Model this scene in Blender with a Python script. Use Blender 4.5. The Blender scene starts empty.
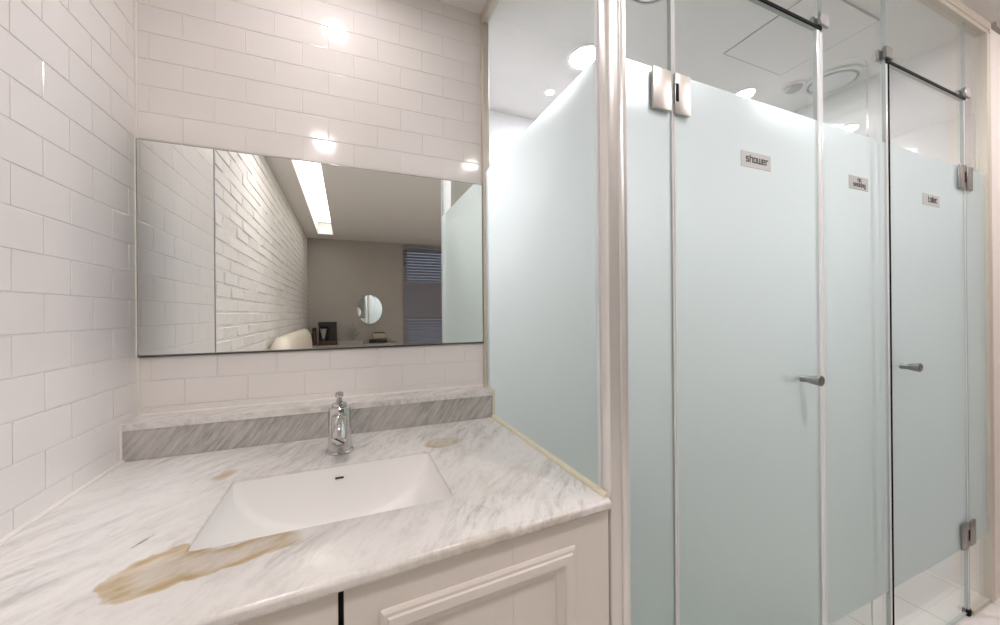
import bpy, bmesh, math, random
from mathutils import Vector, Matrix
random.seed(7)
S = bpy.context.scene
COL = S.collection
PI = math.pi

# ------------------------------------------------------------------ camera, world, exposure
CAM_H = 1.175
cam_d = bpy.data.cameras.new('camera')
cam_d.sensor_width = 36.0
cam_d.lens = 368.035 / 1000 * 36.0
cam_d.clip_start = 0.02
cam = bpy.data.objects.new('camera', cam_d); COL.objects.link(cam)
_yaw, _pit, _rol = math.radians(22.5714), math.radians(0.0436), math.radians(-0.4902)
_f = Vector((math.sin(_yaw)*math.cos(_pit), math.cos(_yaw)*math.cos(_pit), math.sin(_pit)))
_r = Vector((math.cos(_yaw), -math.sin(_yaw), 0)); _u = _r.cross(_f)
_r, _u = _r*math.cos(_rol) + _u*math.sin(_rol), _u*math.cos(_rol) - _r*math.sin(_rol)
cam.matrix_world = Matrix(((_r.x, _u.x, -_f.x, 0), (_r.y, _u.y, -_f.y, 0), (_r.z, _u.z, -_f.z, CAM_H), (0, 0, 0, 1)))
S.camera = cam
S.view_settings.view_transform = 'Standard'
S.view_settings.look = 'None'
S.view_settings.gamma = 1
S.view_settings.use_curve_mapping = False
S.view_settings.exposure = 0.32
try:
    S.cycles.use_denoising = True
    S.cycles.max_bounces = 14
    S.cycles.diffuse_bounces = 7
    S.cycles.transmission_bounces = 10
    S.cycles.transparent_max_bounces = 24
    S.cycles.sample_clamp_indirect = 6
    S.cycles.caustics_reflective = False
except Exception:
    pass
W = bpy.data.worlds.new('World'); S.world = W; W.use_nodes = True
W.node_tree.nodes['Background'].inputs[0].default_value = (0.42, 0.47, 0.64, 1)
W.node_tree.nodes['Background'].inputs[1].default_value = 0.45
# lamp strengths (emission of the lamps' own diffusers)
L_BASIN, L_CORR_ADDED = 100, 390
L_WASH, L_SHOWER, L_SMALL, L_TOILET, L_STRIP = 275, 310, 100, 115, 4.4
WARM, COOL = (1.0, 0.925, 0.92), (0.98, 0.945, 1.02)

# ------------------------------------------------------------------ measures (metres)
XL, XR, YB, YD, CZ = -0.542, 0.496, 1.337, 0.622, 2.325   # left wall, side glass, tiled wall, glass front, ceiling
XE, YS = 2.395, 1.945                                     # right end of the glass front, back of the shower
YF = -3.55                                                # far wall of the room
FZ0, FZ1 = 0.268, 1.713                                   # frosted band of the glass
ZC = 0.797                                                # counter top

# ------------------------------------------------------------------ node helpers
class NT:
    def __init__(s, name):
        s.m = bpy.data.materials.new(name); s.m.use_nodes = True
        s.t = s.m.node_tree; s.t.nodes.clear()
        s.out = s.t.nodes.new('ShaderNodeOutputMaterial')
    def n(s, typ, **kw):
        nd = s.t.nodes.new(typ)
        for k, v in kw.items():
            if k.startswith('i_'): s.set(nd.inputs[int(k[2:])], v)
            else: setattr(nd, k, v)
        return nd
    def set(s, sock, v):
        if isinstance(v, bpy.types.NodeSocket): s.t.links.new(v, sock)
        else: sock.default_value = v
    def math(s, op, a, b=0.0, c=0.0, clamp=False):
        nd = s.t.nodes.new('ShaderNodeMath'); nd.operation = op; nd.use_clamp = clamp
        for i, v in enumerate((a, b, c)): s.set(nd.inputs[i], v)
        return nd.outputs[0]
    def mix(s, f, a, b):
        nd = s.t.nodes.new('ShaderNodeMix'); nd.data_type = 'RGBA'
        s.set(nd.inputs[0], f)
        for i, v in ((6, a), (7, b)):
            s.set(nd.inputs[i], (*v, 1) if isinstance(v, tuple) and len(v) == 3 else v)
        return nd.outputs[2]
    def ramp(s, f, stops):
        nd = s.t.nodes.new('ShaderNodeValToRGB'); s.set(nd.inputs[0], f)
        cr = nd.color_ramp
        while len(cr.elements) < len(stops): cr.elements.new(0.5)
        for e, (p, c) in zip(cr.elements, stops):
            e.position = p; e.color = (c, c, c, 1) if not isinstance(c, tuple) else (*c, 1)
        return nd.outputs[0]
    def noise(s, vec, scale, detail=4, rough=0.5):
        nd = s.t.nodes.new('ShaderNodeTexNoise')
        s.set(nd.inputs['Vector'], vec); nd.inputs['Scale'].default_value = scale
        nd.inputs['Detail'].default_value = detail; nd.inputs['Roughness'].default_value = rough
        return nd.outputs['Fac']
    def obj(s):
        return s.t.nodes.new('ShaderNodeTexCoord').outputs['Object']
    def mapped(s, vec, rot=(0, 0, 0), scale=(1, 1, 1), loc=(0, 0, 0)):
        if any(rot):      # turn first, stretch afterwards
            r = s.t.nodes.new('ShaderNodeMapping'); s.set(r.inputs[0], vec); r.inputs['Rotation'].default_value = rot
            vec, rot = r.outputs[0], (0, 0, 0)
        nd = s.t.nodes.new('ShaderNodeMapping'); s.set(nd.inputs[0], vec)
        nd.inputs['Location'].default_value = loc; nd.inputs['Rotation'].default_value = rot; nd.inputs['Scale'].default_value = scale
        return nd.outputs[0]
    def bsdf(s, color, rough, metal=0.0, **kw):
        nd = s.t.nodes.new('ShaderNodeBsdfPrincipled')
        s.set(nd.inputs['Base Color'], (*color, 1) if isinstance(color, tuple) else color)
        s.set(nd.inputs['Roughness'], rough); nd.inputs['Metallic'].default_value = metal
        for k, v in kw.items(): s.set(nd.inputs[k.replace('_', ' ')], v)
        return nd
    def bump(s, h, strength, dist):
        nd = s.t.nodes.new('ShaderNodeBump'); nd.inputs['Strength'].default_value = strength
        nd.inputs['Distance'].default_value = dist; s.set(nd.inputs['Height'], h)
        return nd.outputs[0]
    def done(s, sh):
        s.t.links.new(sh if isinstance(sh, bpy.types.NodeSocket) else sh.outputs[0], s.out.inputs[0])
        return s.m

def plain(name, col, rough=0.5, metal=0.0, var=0.05, scale=6.0, bump=0.0, bdist=0.002, bscale=60.0, **kw):
    t = NT(name); o = t.obj()
    f = t.noise(o, scale, 3)
    c = t.mix(f, tuple(x*(1-var) for x in col), tuple(min(1, x*(1+var)) for x in col))
    b = t.bsdf(c, rough, metal, **kw)
    if bump: t.set(b.inputs['Normal'], t.bump(t.noise(o, bscale, 3), bump, bdist))
    return t.done(b)

def emit(name, col, st):
    t = NT(name); e = t.n('ShaderNodeEmission'); e.inputs[0].default_value = (*col, 1); e.inputs[1].default_value = st
    return t.done(e)

M = {}
M['tile'] = plain('white_glazed_tile', (0.81, 0.775, 0.755), 0.10, var=0.03, scale=5, bump=0.12, bdist=0.004, bscale=9)
M['grout'] = plain('tile_grout', (0.80, 0.765, 0.74), 0.5, var=0.1, scale=30)
M['grout_white'] = plain('white_grout', (0.74, 0.73, 0.72), 0.85)
M['shower_tile'] = plain('shower_white_tile', (0.80, 0.80, 0.81), 0.05, var=0.02, bump=0.08, bdist=0.003, bscale=9)
M['gloss_white'] = plain('glossy_white_wall', (0.80, 0.80, 0.81), 0.06, var=0.02)
M['ceiling'] = plain('ceiling_paint', (0.84, 0.82, 0.80), 0.8, var=0.02)
M['wallpaint'] = plain('warm_wall_paint', (0.80, 0.745, 0.71), 0.7, var=0.03)
M['farpaint'] = plain('taupe_wall_paint', (0.42, 0.385, 0.345), 0.8, var=0.04)
M['whitebrick'] = plain('white_painted_brick', (0.74, 0.72, 0.69), 0.65, var=0.05, scale=9, bump=0.6, bdist=0.005, bscale=30)
M['mortar'] = plain('brick_mortar', (0.70, 0.68, 0.65), 0.9, var=0.15, scale=20)
M['caulk'] = plain('white_caulk', (0.80, 0.77, 0.72), 0.4, var=0.06, scale=40)
M['yellow_caulk'] = plain('yellowed_caulk', (0.76, 0.71, 0.55), 0.4, var=0.10, scale=30)
M['champagne'] = plain('champagne_aluminium', (0.62, 0.57, 0.49), 0.38, 0.25, var=0.03)
M['alu'] = plain('polished_aluminium', (0.80, 0.785, 0.765), 0.28, 0.5, var=0.03)
M['brushed'] = plain('brushed_nickel', (0.68, 0.645, 0.61), 0.42, 1.0, var=0.05, scale=80)
M['steel'] = plain('satin_steel', (0.36, 0.355, 0.35), 0.30, 1.0)
M['chrome'] = plain('chrome', (0.66, 0.65, 0.645), 0.07, 1.0, var=0.01)
M['black'] = plain('black_rubber', (0.008, 0.008, 0.009), 0.7, **{'Specular_IOR_Level': 0.15})
M['darkgap'] = plain('plinth_and_gap_shade', (0.03, 0.028, 0.026), 0.8)  # near-black plinth colour, also paints shade into door gaps and overflow slot
M['cabinet'] = plain('cream_lacquer', (0.74, 0.69, 0.645), 0.42, var=0.025, scale=4)
M['ceramic'] = plain('sanitary_ceramic', (0.90, 0.89, 0.875), 0.06, var=0.01)
M['mirror'] = plain('mirror_silver', (0.92, 0.94, 0.92), 0.005, 1.0, var=0.0)
M['mirror_edge'] = plain('mirror_edge', (0.20, 0.22, 0.19), 0.25)
def seal_mat():
    t = NT('white_pvc_seal')
    a = t.n('ShaderNodeBsdfTranslucent'); a.inputs[0].default_value = (.95, .96, .96, 1)
    b = t.bsdf((.92, .92, .92), 0.15); mx = t.n('ShaderNodeMixShader'); mx.inputs[0].default_value = .55
    t.t.links.new(a.outputs[0], mx.inputs[1]); t.t.links.new(b.outputs[0], mx.inputs[2])
    return t.done(mx)
M['seal'] = seal_mat()
M['sign'] = plain('sign_plate_silver', (0.53, 0.535, 0.53), 0.45, 0.0, var=0.03)
M['ink'] = plain('black_lettering', (0.02, 0.019, 0.018), 0.5)
M['white_plastic'] = plain('white_plastic', (0.80, 0.80, 0.81), 0.4, var=0.01)
M['grey_plastic'] = plain('grey_plastic', (0.40, 0.40, 0.41), 0.5)
M['cream_leather'] = plain('cream_leather', (0.72, 0.66, 0.56), 0.5, var=0.06, bump=0.4, bdist=0.01, bscale=14)
M['dark_wood'] = plain('dark_red_wood', (0.09, 0.035, 0.025), 0.4, var=0.3, scale=20)
M['black_gloss'] = plain('black_machine', (0.02, 0.019, 0.02), 0.3)
M['desk'] = plain('grey_desk', (0.36, 0.33, 0.30), 0.5)
M['glasscup'] = plain('pale_cup', (0.46, 0.44, 0.42), 0.2)
M['cushion'] = plain('beige_cushion', (0.45, 0.37, 0.28), 0.8)
M['slat'] = plain('blue_grey_slat', (0.30, 0.29, 0.32), 0.45, var=0.03)
M['winframe'] = plain('window_frame_grey', (0.30, 0.29, 0.31), 0.5)
M['lamp_wash'] = emit('lamp_warm', WARM, L_WASH)
M['lamp_shower'] = emit('lamp_cool', COOL, L_SHOWER)
M['lamp_small'] = emit('lamp_small', COOL, L_SMALL)
M['lamp_toilet'] = emit('lamp_toilet', COOL, L_TOILET)
M['lamp_strip'] = emit('lamp_strip', (1.0, 0.95, 0.88), L_STRIP)

def glass_mat(name, tint, tr):
    t = NT(name)
    lw = t.n('ShaderNodeLayerWeight')
    f = t.math('MULTIPLY_ADD', t.math('POWER', lw.outputs['Facing'], 5.0), 0.80, 0.045)
    a = t.n('ShaderNodeBsdfTransparent'); a.inputs[0].default_value = (*tint, 1)
    g = t.n('ShaderNodeBsdfGlossy'); g.inputs['Roughness'].default_value = 0.0; g.inputs[0].default_value = (1, 1, 1, 1)
    mx = t.n('ShaderNodeMixShader'); t.set(mx.inputs[0], f)
    t.t.links.new(a.outputs[0], mx.inputs[1]); t.t.links.new(g.outputs[0], mx.inputs[2])
    return t.done(mx)
M['glass'] = glass_mat('clear_glass', (0.965, 0.985, 0.975), 1)
def frost_mat():
    t = NT('frosted_glass')
    o = t.obj()
    c = t.mix(t.noise(o, 2.5, 2), (0.735, 0.782, 0.757), (0.75, 0.795, 0.77))
    a = t.n('ShaderNodeBsdfTranslucent'); t.set(a.inputs[0], c)
    d = t.n('ShaderNodeBsdfDiffuse'); t.set(d.inputs[0], c)
    mx = t.n('ShaderNodeMixShader'); mx.inputs[0].default_value = 0.27
    t.t.links.new(a.outputs[0], mx.inputs[1]); t.t.links.new(d.outputs[0], mx.inputs[2])
    g = t.n('ShaderNodeBsdfRefraction'); g.inputs['Roughness'].default_value = 0.80; g.inputs['IOR'].default_value = 1.30; t.set(g.inputs[0], c)
    m2 = t.n('ShaderNodeMixShader'); m2.inputs[0].default_value = 0.50
    t.t.links.new(mx.outputs[0], m2.inputs[1]); t.t.links.new(g.outputs[0], m2.inputs[2])
    return t.done(m2)
M['frost'] = frost_mat()
M['glass_edge'] = plain('glass_edge', (0.42, 0.47, 0.455), 0.15, var=0.02)

def marble(name, base, vein, ang, stains=False, dark=0.0):
    t = NT(name); o = t.obj()
    warp = t.n('ShaderNodeTexNoise'); t.set(warp.inputs['Vector'], o); warp.inputs['Scale'].default_value = 4.0; warp.inputs['Detail'].default_value = 3
    ad = t.n('ShaderNodeVectorMath', operation='MULTIPLY_ADD')
    t.set(ad.inputs[0], warp.outputs['Color']); ad.inputs[1].default_value = (0.10, 0.10, 0.10); t.set(ad.inputs[2], o)
    v = t.mapped(ad.outputs[0], rot=(0, 0, -ang), scale=(3.0, 26, 26))
    n1 = t.noise(v, 1.5, 9, 0.68)
    n2 = t.noise(t.mapped(ad.outputs[0], rot=(0, 0, -ang-.25), scale=(9, 60, 60)), 1.4, 6, 0.7)
    n3 = t.noise(o, 4.0, 4)
    n4 = t.noise(o, 38.0, 5, 0.7)
    f1 = t.ramp(n1, [(0.46, 0.0), (0.60, 0.55), (0.72, 1.0)])
    f2 = t.ramp(n2, [(0.50, 0.0), (0.68, 1.0)])
    f = t.math('MULTIPLY_ADD', f2, 0.50, t.math('MULTIPLY', f1, 0.75))
    f = t.math('MULTIPLY', f, t.ramp(n3, [(0.32, 0.12), (0.62, 1.0)]))
    f = t.math('MULTIPLY_ADD', t.ramp(n4, [(0.50, 0.0), (0.72, 1.0)]), 0.22, f, clamp=True)
    c = t.mix(f, base, vein)
    rough = 0.24
    if stains:
        sep = t.n('ShaderNodeSeparateXYZ'); t.set(sep.inputs[0], o)
        wn = t.n('ShaderNodeTexNoise'); t.set(wn.inputs['Vector'], o); wn.inputs['Scale'].default_value = 16; wn.inputs['Detail'].default_value = 4
        ws = t.n('ShaderNodeSeparateXYZ'); t.set(ws.inputs[0], wn.outputs['Color'])
        px = t.math('MULTIPLY_ADD', t.math('SUBTRACT', ws.outputs[0], 0.5), 0.045, sep.outputs[0])
        py = t.math('MULTIPLY_ADD', t.math('SUBTRACT', ws.outputs[1], 0.5), 0.040, sep.outputs[1])
        def ell(cx, cy, rx, ry, a):
            dx, dy = t.math('SUBTRACT', px, cx), t.math('SUBTRACT', py, cy)
            ca, sa = math.cos(a), math.sin(a)
            u = t.math('DIVIDE', t.math('ADD', t.math('MULTIPLY', dx, ca), t.math('MULTIPLY', dy, sa)), rx)
            w = t.math('DIVIDE', t.math('SUBTRACT', t.math('MULTIPLY', dy, ca), t.math('MULTIPLY', dx, sa)), ry)
            return t.math('SQRT', t.math('ADD', t.math('MULTIPLY', u, u), t.math('MULTIPLY', w, w)))
        d1 = ell(-0.262, 0.703, 0.066, 0.060, 0.9)
        d2 = ell(-0.170, 0.699, 0.125, 0.036, 0.13)
        d = t.math('SMOOTH_MIN', d1, d2, 0.25)
        d = t.math('MULTIPLY_ADD', t.math('SUBTRACT', t.noise(o, 45, 4), 0.5), 0.30, d)
        body = t.ramp(d, [(0.0, 0.38), (0.45, 0.55), (0.76, 1.0), (0.93, 0.80), (1.12, 0.0)])
        cut = t.math('MULTIPLY', t.math('ADD', t.math('MULTIPLY_ADD', sep.outputs[1], 0.10, sep.outputs[0]), -0.004), -28.0, clamp=True)
        body = t.math('MULTIPLY', body, cut)
        body = t.math('MULTIPLY', body, t.ramp(t.noise(t.mapped(o, rot=(0, 0, -0.5), scale=(14, 50, 30)), 1.0, 4), [(0.30, 0.45), (0.62, 1.0)]), clamp=True)
        c = t.mix(body, c, t.mix(t.noise(o, 30, 3), (0.36, 0.235, 0.09), (0.56, 0.405, 0.18)))
        e1 = t.ramp(ell(-0.268, 1.056, 0.024, 0.040, -0.5), [(0.0, 0.85), (0.5, 0.6), (1.0, 0.0)])
        c = t.mix(t.math('MULTIPLY', e1, 1.0), c, (0.47, 0.33, 0.17))
        e2 = t.ramp(ell(0.255, 1.062, 0.058, 0.045, 0.0), [(0.0, 0.25), (0.5, 0.40), (0.75, 0.95), (1.15, 0.0)])
        e2 = t.math('MULTIPLY', e2, t.ramp(t.noise(o, 14, 2), [(0.35, 0.2), (0.6, 1.0)]))
        c = t.mix(t.math('MULTIPLY', e2, 0.95), c, (0.50, 0.39, 0.23))
        e3 = t.ramp(ell(0.335, 0.765, 0.085, 0.075, 0.4), [(0.0, 0.2), (0.5, 0.35), (0.80, 0.9), (1.0, 0.0)])
        e3 = t.math('MULTIPLY', e3, t.ramp(t.noise(o, 9, 2), [(0.35, 0.1), (0.65, 1.0)]))
        c = t.mix(t.math('MULTIPLY', e3, 0.55), c, (0.58, 0.50, 0.38))
        e5 = t.ramp(ell(0.250, 0.585, 0.20, 0.016, 0.05), [(0.0, 0.9), (0.5, 0.7), (1.0, 0.0)])
        e5 = t.math('MULTIPLY', e5, t.ramp(t.noise(o, 22, 3), [(0.35, 0.1), (0.65, 0.75)]))
        c = t.mix(e5, c, (0.42, 0.33, 0.22))
        e4 = t.ramp(ell(-0.318, 0.800, 0.022, 0.0045, 1.0), [(0.0, 0.9), (0.6, 0.6), (1.0, 0.0)])
        c = t.mix(e4, c, (0.20, 0.19, 0.18))
    return t.done(t.bsdf(c, rough))
M['marble'] = marble('carrara_marble', (0.785, 0.76, 0.735), (0.42, 0.405, 0.39), math.radians(48), True)
def marble_face():
    t = NT('carrara_marble_upright'); o = t.obj()
    v = t.mapped(o, rot=(0, math.radians(52), 0), scale=(8, 40, 55))
    n1 = t.noise(v, 1.5, 8, 0.70)
    f = t.ramp(n1, [(0.36, 0.0), (0.50, 0.45), (0.66, 1.0)])
    c = t.mix(t.math('MULTIPLY', f, t.ramp(t.noise(o, 9, 3), [(0.3, .45), (0.6, 1.0)])), (0.58, 0.555, 0.525), (0.27, 0.26, 0.25))
    return t.done(t.bsdf(c, 0.2))
M['marble_up'] = marble_face()

def floor_mat():
    t = NT('beige_floor_tile'); o = t.obj()
    bt = t.n('ShaderNodeTexBrick', offset=0.0)
    t.set(bt.inputs['Vector'], t.mapped(o, loc=(0.03, 0.06, 0)))
    bt.inputs['Color1'].default_value = (0.76, 0.72, 0.68, 1); bt.inputs['Color2'].default_value = (0.74, 0.70, 0.665, 1)
    bt.inputs['Mortar'].default_value = (0.52, 0.48, 0.44, 1)
    bt.inputs['Scale'].default_value = 1.0; bt.inputs['Mortar Size'].default_value = 0.0022; bt.inputs['Mortar Smooth'].default_value = 0.1
    bt.inputs['Brick Width'].default_value = 0.30; bt.inputs['Row Height'].default_value = 0.30
    b = t.bsdf(bt.outputs['Color'], 0.22)
    t.set(b.inputs['Normal'], t.bump(bt.outputs['Fac'], -0.3, 0.002))
    return t.done(b)
M['floor'] = floor_mat()
M['shower_floor'] = plain('unseen_floor_grey_green', (0.32, 0.36, 0.32), 0.4)  # unseen floor colour, chosen to dim and tint the lower frosted glass

# ------------------------------------------------------------------ mesh helpers
class MB:
    def __init__(s): s.bm = bmesh.new(); s.mi = 0
    def face(s, vs, mi=None):
        try: f = s.bm.faces.new(vs)
        except ValueError: return None
        f.material_index = s.mi if mi is None else mi
        return f
    def quad(s, pts, mi=None): return s.face([s.bm.verts.new(p) for p in pts], mi)
    def box(s, x0, x1, y0, y1, z0, z1, mi=None, bevel=0.0, seg=2, mtx=None):
        v = [s.bm.verts.new((x, y, z)) for z in (z0, z1) for y in (y0, y1) for x in (x0, x1)]
        idx = ((0, 2, 3, 1), (4, 5, 7, 6), (0, 1, 5, 4), (2, 6, 7, 3), (0, 4, 6, 2), (1, 3, 7, 5))
        fs = [s.face([v[i] for i in q], mi) for q in idx]
        if bevel:
            es = list({e for f in fs for e in f.edges})
            r = bmesh.ops.bevel(s.bm, geom=es, offset=bevel, segments=seg, affect='EDGES', profile=0.5)
            v = list({vv for f in r['faces'] for vv in f.verts} | {vv for vv in v if vv.is_valid})
        if mtx is not None:
            for vv in v: vv.co = mtx @ vv.co
        return s
    def rings(s, rings, cap=True, closed=False, mi=None):
        R = [[s.bm.verts.new(p) for p in r] for r in rings]
        n = len(R[0])
        pairs = list(zip(R, R[1:])) + ([(R[-1], R[0])] if closed else [])
        for a, b in pairs:
            for i in range(n): s.face([a[i], a[(i+1) % n], b[(i+1) % n], b[i]], mi)
        if cap and not closed:
            s.face(R[0][::-1], mi); s.face(R[-1], mi)
        return s
    def lathe(s, prof, origin=(0, 0, 0), axis=(0, 0, 1), n=28, cap=True, mi=None):
        a = Vector(axis).normalized(); o = Vector(origin)
        t = Vector((1, 0, 0)) if abs(a.x) < 0.9 else Vector((0, 1, 0))
        u = a.cross(t).normalized(); w = a.cross(u)
        rs = [[o + a*h + (u*math.cos(2*PI*i/n) + w*math.sin(2*PI*i/n))*max(r, 1e-5) for i in range(n)] for r, h in prof]
        return s.rings(rs, cap, mi=mi)
    def tube(s, pts, r, n=12, mi=None):
        pts = [Vector(p) for p in pts]; rs = []
        for i, p in enumerate(pts):
            d = (pts[min(i+1, len(pts)-1)] - pts[max(i-1, 0)]).normalized()
            t = Vector((0, 0, 1)) if abs(d.z) < 0.9 else Vector((1, 0, 0))
            u = d.cross(t).normalized(); w = d.cross(u)
            rr = r[i] if isinstance(r, (list, tuple)) else r
            rs.append([p + (u*math.cos(2*PI*k/n) + w*math.sin(2*PI*k/n))*rr for k in range(n)])
        return s.rings(rs, mi=mi)
    def build(s, name, mats, parent=None, smooth=None, recalc=True):
        if recalc: bmesh.ops.recalc_face_normals(s.bm, faces=s.bm.faces)
        me = bpy.data.meshes.new(name); s.bm.to_mesh(me); s.bm.free()
        for m in (mats if isinstance(mats, (list, tuple)) else [mats]): me.materials.append(M[m])
        if smooth is not None:
            for p in me.polygons: p.use_smooth = True
            try: me.set_sharp_from_angle(angle=math.radians(smooth))
            except Exception: pass
        o = bpy.data.objects.new(name, me); COL.objects.link(o)
        if parent is not None:
            o.parent = parent
            o.matrix_parent_inverse = Matrix.Translation(-Vector(parent.location))
        return o

def tag(o, label=None, cat=None, group=None, kind=None):
    if label: o['label'] = label
    if cat: o['category'] = cat
    if group: o['group'] = group
    if kind: o['kind'] = kind
    return o
def thing(name, loc, label, cat, group=None):
    e = bpy.data.objects.new(name, None); e.location = loc; e.empty_display_size = 0.05
    COL.objects.link(e); return tag(e, label, cat, group, 'thing')
def struct(o): o['kind'] = 'structure'; return o

def tiles(mb, P, ua, va, na, u0, u1, v0, v1, w, h, uoff_even, voff, shift, gap=0.0015, th=0.0016, mi=0, tilt=0.0035):
    """running-bond tiles: bevelled raised plates on the plane P + u*ua + v*va, facing na"""
    P, ua, va, na = Vector(P), Vector(ua), Vector(va), Vector(na)
    r0 = math.floor((v0 - voff) / h); r1 = math.ceil((v1 - voff) / h)
    for r in range(r0, r1):
        off = uoff_even + (shift if r % 2 else 0)
        k0 = math.floor((u0 - off) / w); k1 = math.ceil((u1 - off) / w)
        for k in range(k0, k1):
            a0, a1 = max(u0, off + k*w) + gap/2, min(u1, off + (k+1)*w) - gap/2
            b0, b1 = max(v0, voff + r*h) + gap/2, min(v1, voff + (r+1)*h) - gap/2
            if a1 - a0 < 0.004 or b1 - b0 < 0.004: continue
            b = min(0.0022, (a1-a0)/3, (b1-b0)/3)
            tx, ty = random.uniform(-tilt, tilt), random.uniform(-tilt, tilt)
            cu, cv = (a0+a1)/2, (b0+b1)/2
            def pt(u, v, d): return P + ua*u + va*v + na*d
            lo = [pt(u, v, 0.0002) for u, v in ((a0, b0), (a1, b0), (a1, b1), (a0, b1))]
            md = [pt(u, v, th*0.70) for u, v in ((a0+b*.12, b0+b*.12), (a1-b*.12, b0+b*.12), (a1-b*.12, b1-b*.12), (a0+b*.12, b1-b*.12))]
            mh = [pt(u, v, th*0.93) for u, v in ((a0+b*.5, b0+b*.5), (a1-b*.5, b0+b*.5), (a1-b*.5, b1-b*.5), (a0+b*.5, b1-b*.5))]
            hi = [pt(u, v, th + (u-cu)*tx + (v-cv)*ty) for u, v in ((a0+b, b0+b), (a1-b, b0+b), (a1-b, b1-b), (a0+b, b1-b))]
            rs = [[mb.bm.verts.new(p) for p in q] for q in (lo, md, mh, hi)]
            for q, z in zip(rs, rs[1:]):
                for i in range(4): mb.face([q[i], q[(i+1) % 4], z[(i+1) % 4], z[i]], mi)
            mb.face(rs[-1], mi)

# ------------------------------------------------------------------ setting
XRM = 3.4      # right wall of the room
m = MB(); m.box(XL-0.12, XRM+0.1, YF-0.1, YS+0.1, -0.08, 0)
struct(m.build('floor', 'floor'))

# ceiling with the recessed light trough cut out of it
TX0, TX1, TY0, TY1, TD = -0.373, -0.178, -3.18, -0.28, 0.16
m = MB()
m.box(XL-0.12, TX0, YF-0.1, YS+0.1, CZ, CZ+0.2); m.box(TX1, XRM+0.1, YF-0.1, YS+0.1, CZ, CZ+0.2)
m.box(TX0, TX1, YF-0.1, TY0, CZ, CZ+0.2); m.box(TX0, TX1, TY1, YS+0.1, CZ, CZ+0.2)
m.box(TX0, TX1, TY0, TY1, CZ+TD+0.012, CZ+0.2)
struct(m.build('ceiling', 'ceiling'))

TW, TH, V0 = 0.1535, 0.0755, 0.992
m = MB()
m.box(XL-0.12, XR+0.004, YB, YB+0.1, 0, CZ, mi=1)
tiles(m, (0, YB, 0), (1, 0, 0), (0, 0, 1), (0, -1, 0), XL+0.004, XR-0.012, 0.80, CZ, TW, TH, -0.512, V0, TW/2)
struct(m.build('wall_back', ['tile', 'grout']))
YT = 0.66     # the left tiling ends here, painted brick follows
m = MB()
m.box(XL-0.12, XL, YT, YB, 0, CZ, mi=1)
tiles(m, (XL, 0, 0), (0, 1, 0), (0, 0, 1), (1, 0, 0), YT+0.006, YB-0.004, 0.78, CZ, 0.15, TH, 0.996, V0, 0.075)
m.box(XL-0.12, XL-0.0025, YF-0.1, YT-0.001, 0, CZ, mi=3)
tb = MB(); tb.bm.free(); tb.bm = m.bm
# painted bricks, individually uneven
bw, bh = 0.24, 0.066
r = 0
z = 0.0
while z < CZ:
    off = (bw/2 if r % 2 else 0) + random.uniform(-0.01, 0.01)
    y = YF - off
    while y < YT:
        a0, a1 = max(y, YF)+0.0012, min(y+bw, YT-0.004)-0.0012
        b0, b1 = z+0.003+random.uniform(-.002, .002), min(z+bh, CZ)-0.003+random.uniform(-.002, .002)
        if a1-a0 > 0.01 and b1-b0 > 0.01:
            d = XL + random.uniform(-0.001, 0.003)
            t1, t2 = random.uniform(-.003, .003), random.uniform(-.003, .003)
            lo = [m.bm.verts.new((XL-0.008, yy, zz)) for yy, zz in ((a0, b0), (a1, b0), (a1, b1), (a0, b1))]
            bb = 0.005
            hi = [m.bm.verts.new((d+q, yy, zz)) for q, yy, zz in ((t1, a0+bb, b0+bb), (t2, a1-bb, b0+bb), (-t1, a1-bb, b1-bb), (-t2, a0+bb, b1-bb))]
            for i in range(4): m.face([lo[i], lo[(i+1) % 4], hi[(i+1) % 4], hi[i]], 2)
            m.face(hi, 2)
        y += bw
    z += bh; r += 1
struct(m.build('wall_left', ['tile', 'grout', 'whitebrick', 'mortar']))
m = MB(); m.box(XR+0.005, 1.54, YD+0.02, YS-0.001, 0.0002, 0.0016)
struct(m.build('floor_shower_added', 'shower_floor'))  # added hidden sheet, cuts the bounce light on the lower frosting
# room walls behind the camera
WX0, WX1, WZ0, WZ1 = 0.89, 2.05, 0.45, 2.27      # window in the far wall
m = MB()
m.box(XL-0.12, WX0, YF-0.12, YF, 0, CZ); m.box(WX1, XRM+0.1, YF-0.12, YF, 0, CZ)
m.box(WX0, WX1, YF-0.12, YF, 0, WZ0); m.box(WX0, WX1, YF-0.12, YF, WZ1, CZ)
struct(m.build('wall_far', 'farpaint'))
m = MB(); m.box(XRM, XRM+0.1, YF, YD+0.1, 0, CZ)
struct(m.build('wall_right', 'farpaint'))
m = MB(); m.box(XE+0.004, XRM, YD-0.016, YD+0.1, 0, CZ)
struct(m.build('wall_corridor', 'wallpaint'))
m = MB(); m.box(XE+0.006, XE+0.1, YD+0.1, YS, 0, CZ); m.box(XE+0.0045, XE+0.1, YD+0.05, YD+0.1, 0, CZ)
struct(m.build('wall_shower_right', 'gloss_white'))
m = MB()
m.box(XR-0.1, XE+0.1, YS, YS+0.1, 0, CZ, mi=1)
tiles(m, (0, YS, 0), (1, 0, 0), (0, 0, 1), (0, -1, 0), XR+0.002, XE, 0.0, CZ, TW, TH, 0.1, V0, TW/2, tilt=0.0015)
struct(m.build('wall_shower_back', ['shower_tile', 'grout_white']))
m = MB(); m.box(XR-0.1, XR+0.004, YB+0.1, YS, 0, CZ)
struct(m.build('wall_shower_left', 'gloss_white'))

def trim(name, boxes, mat, bevel=0.001):
    m = MB()
    for b in boxes: m.box(*b, bevel=bevel, seg=1)
    return struct(m.build(name, mat))
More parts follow.
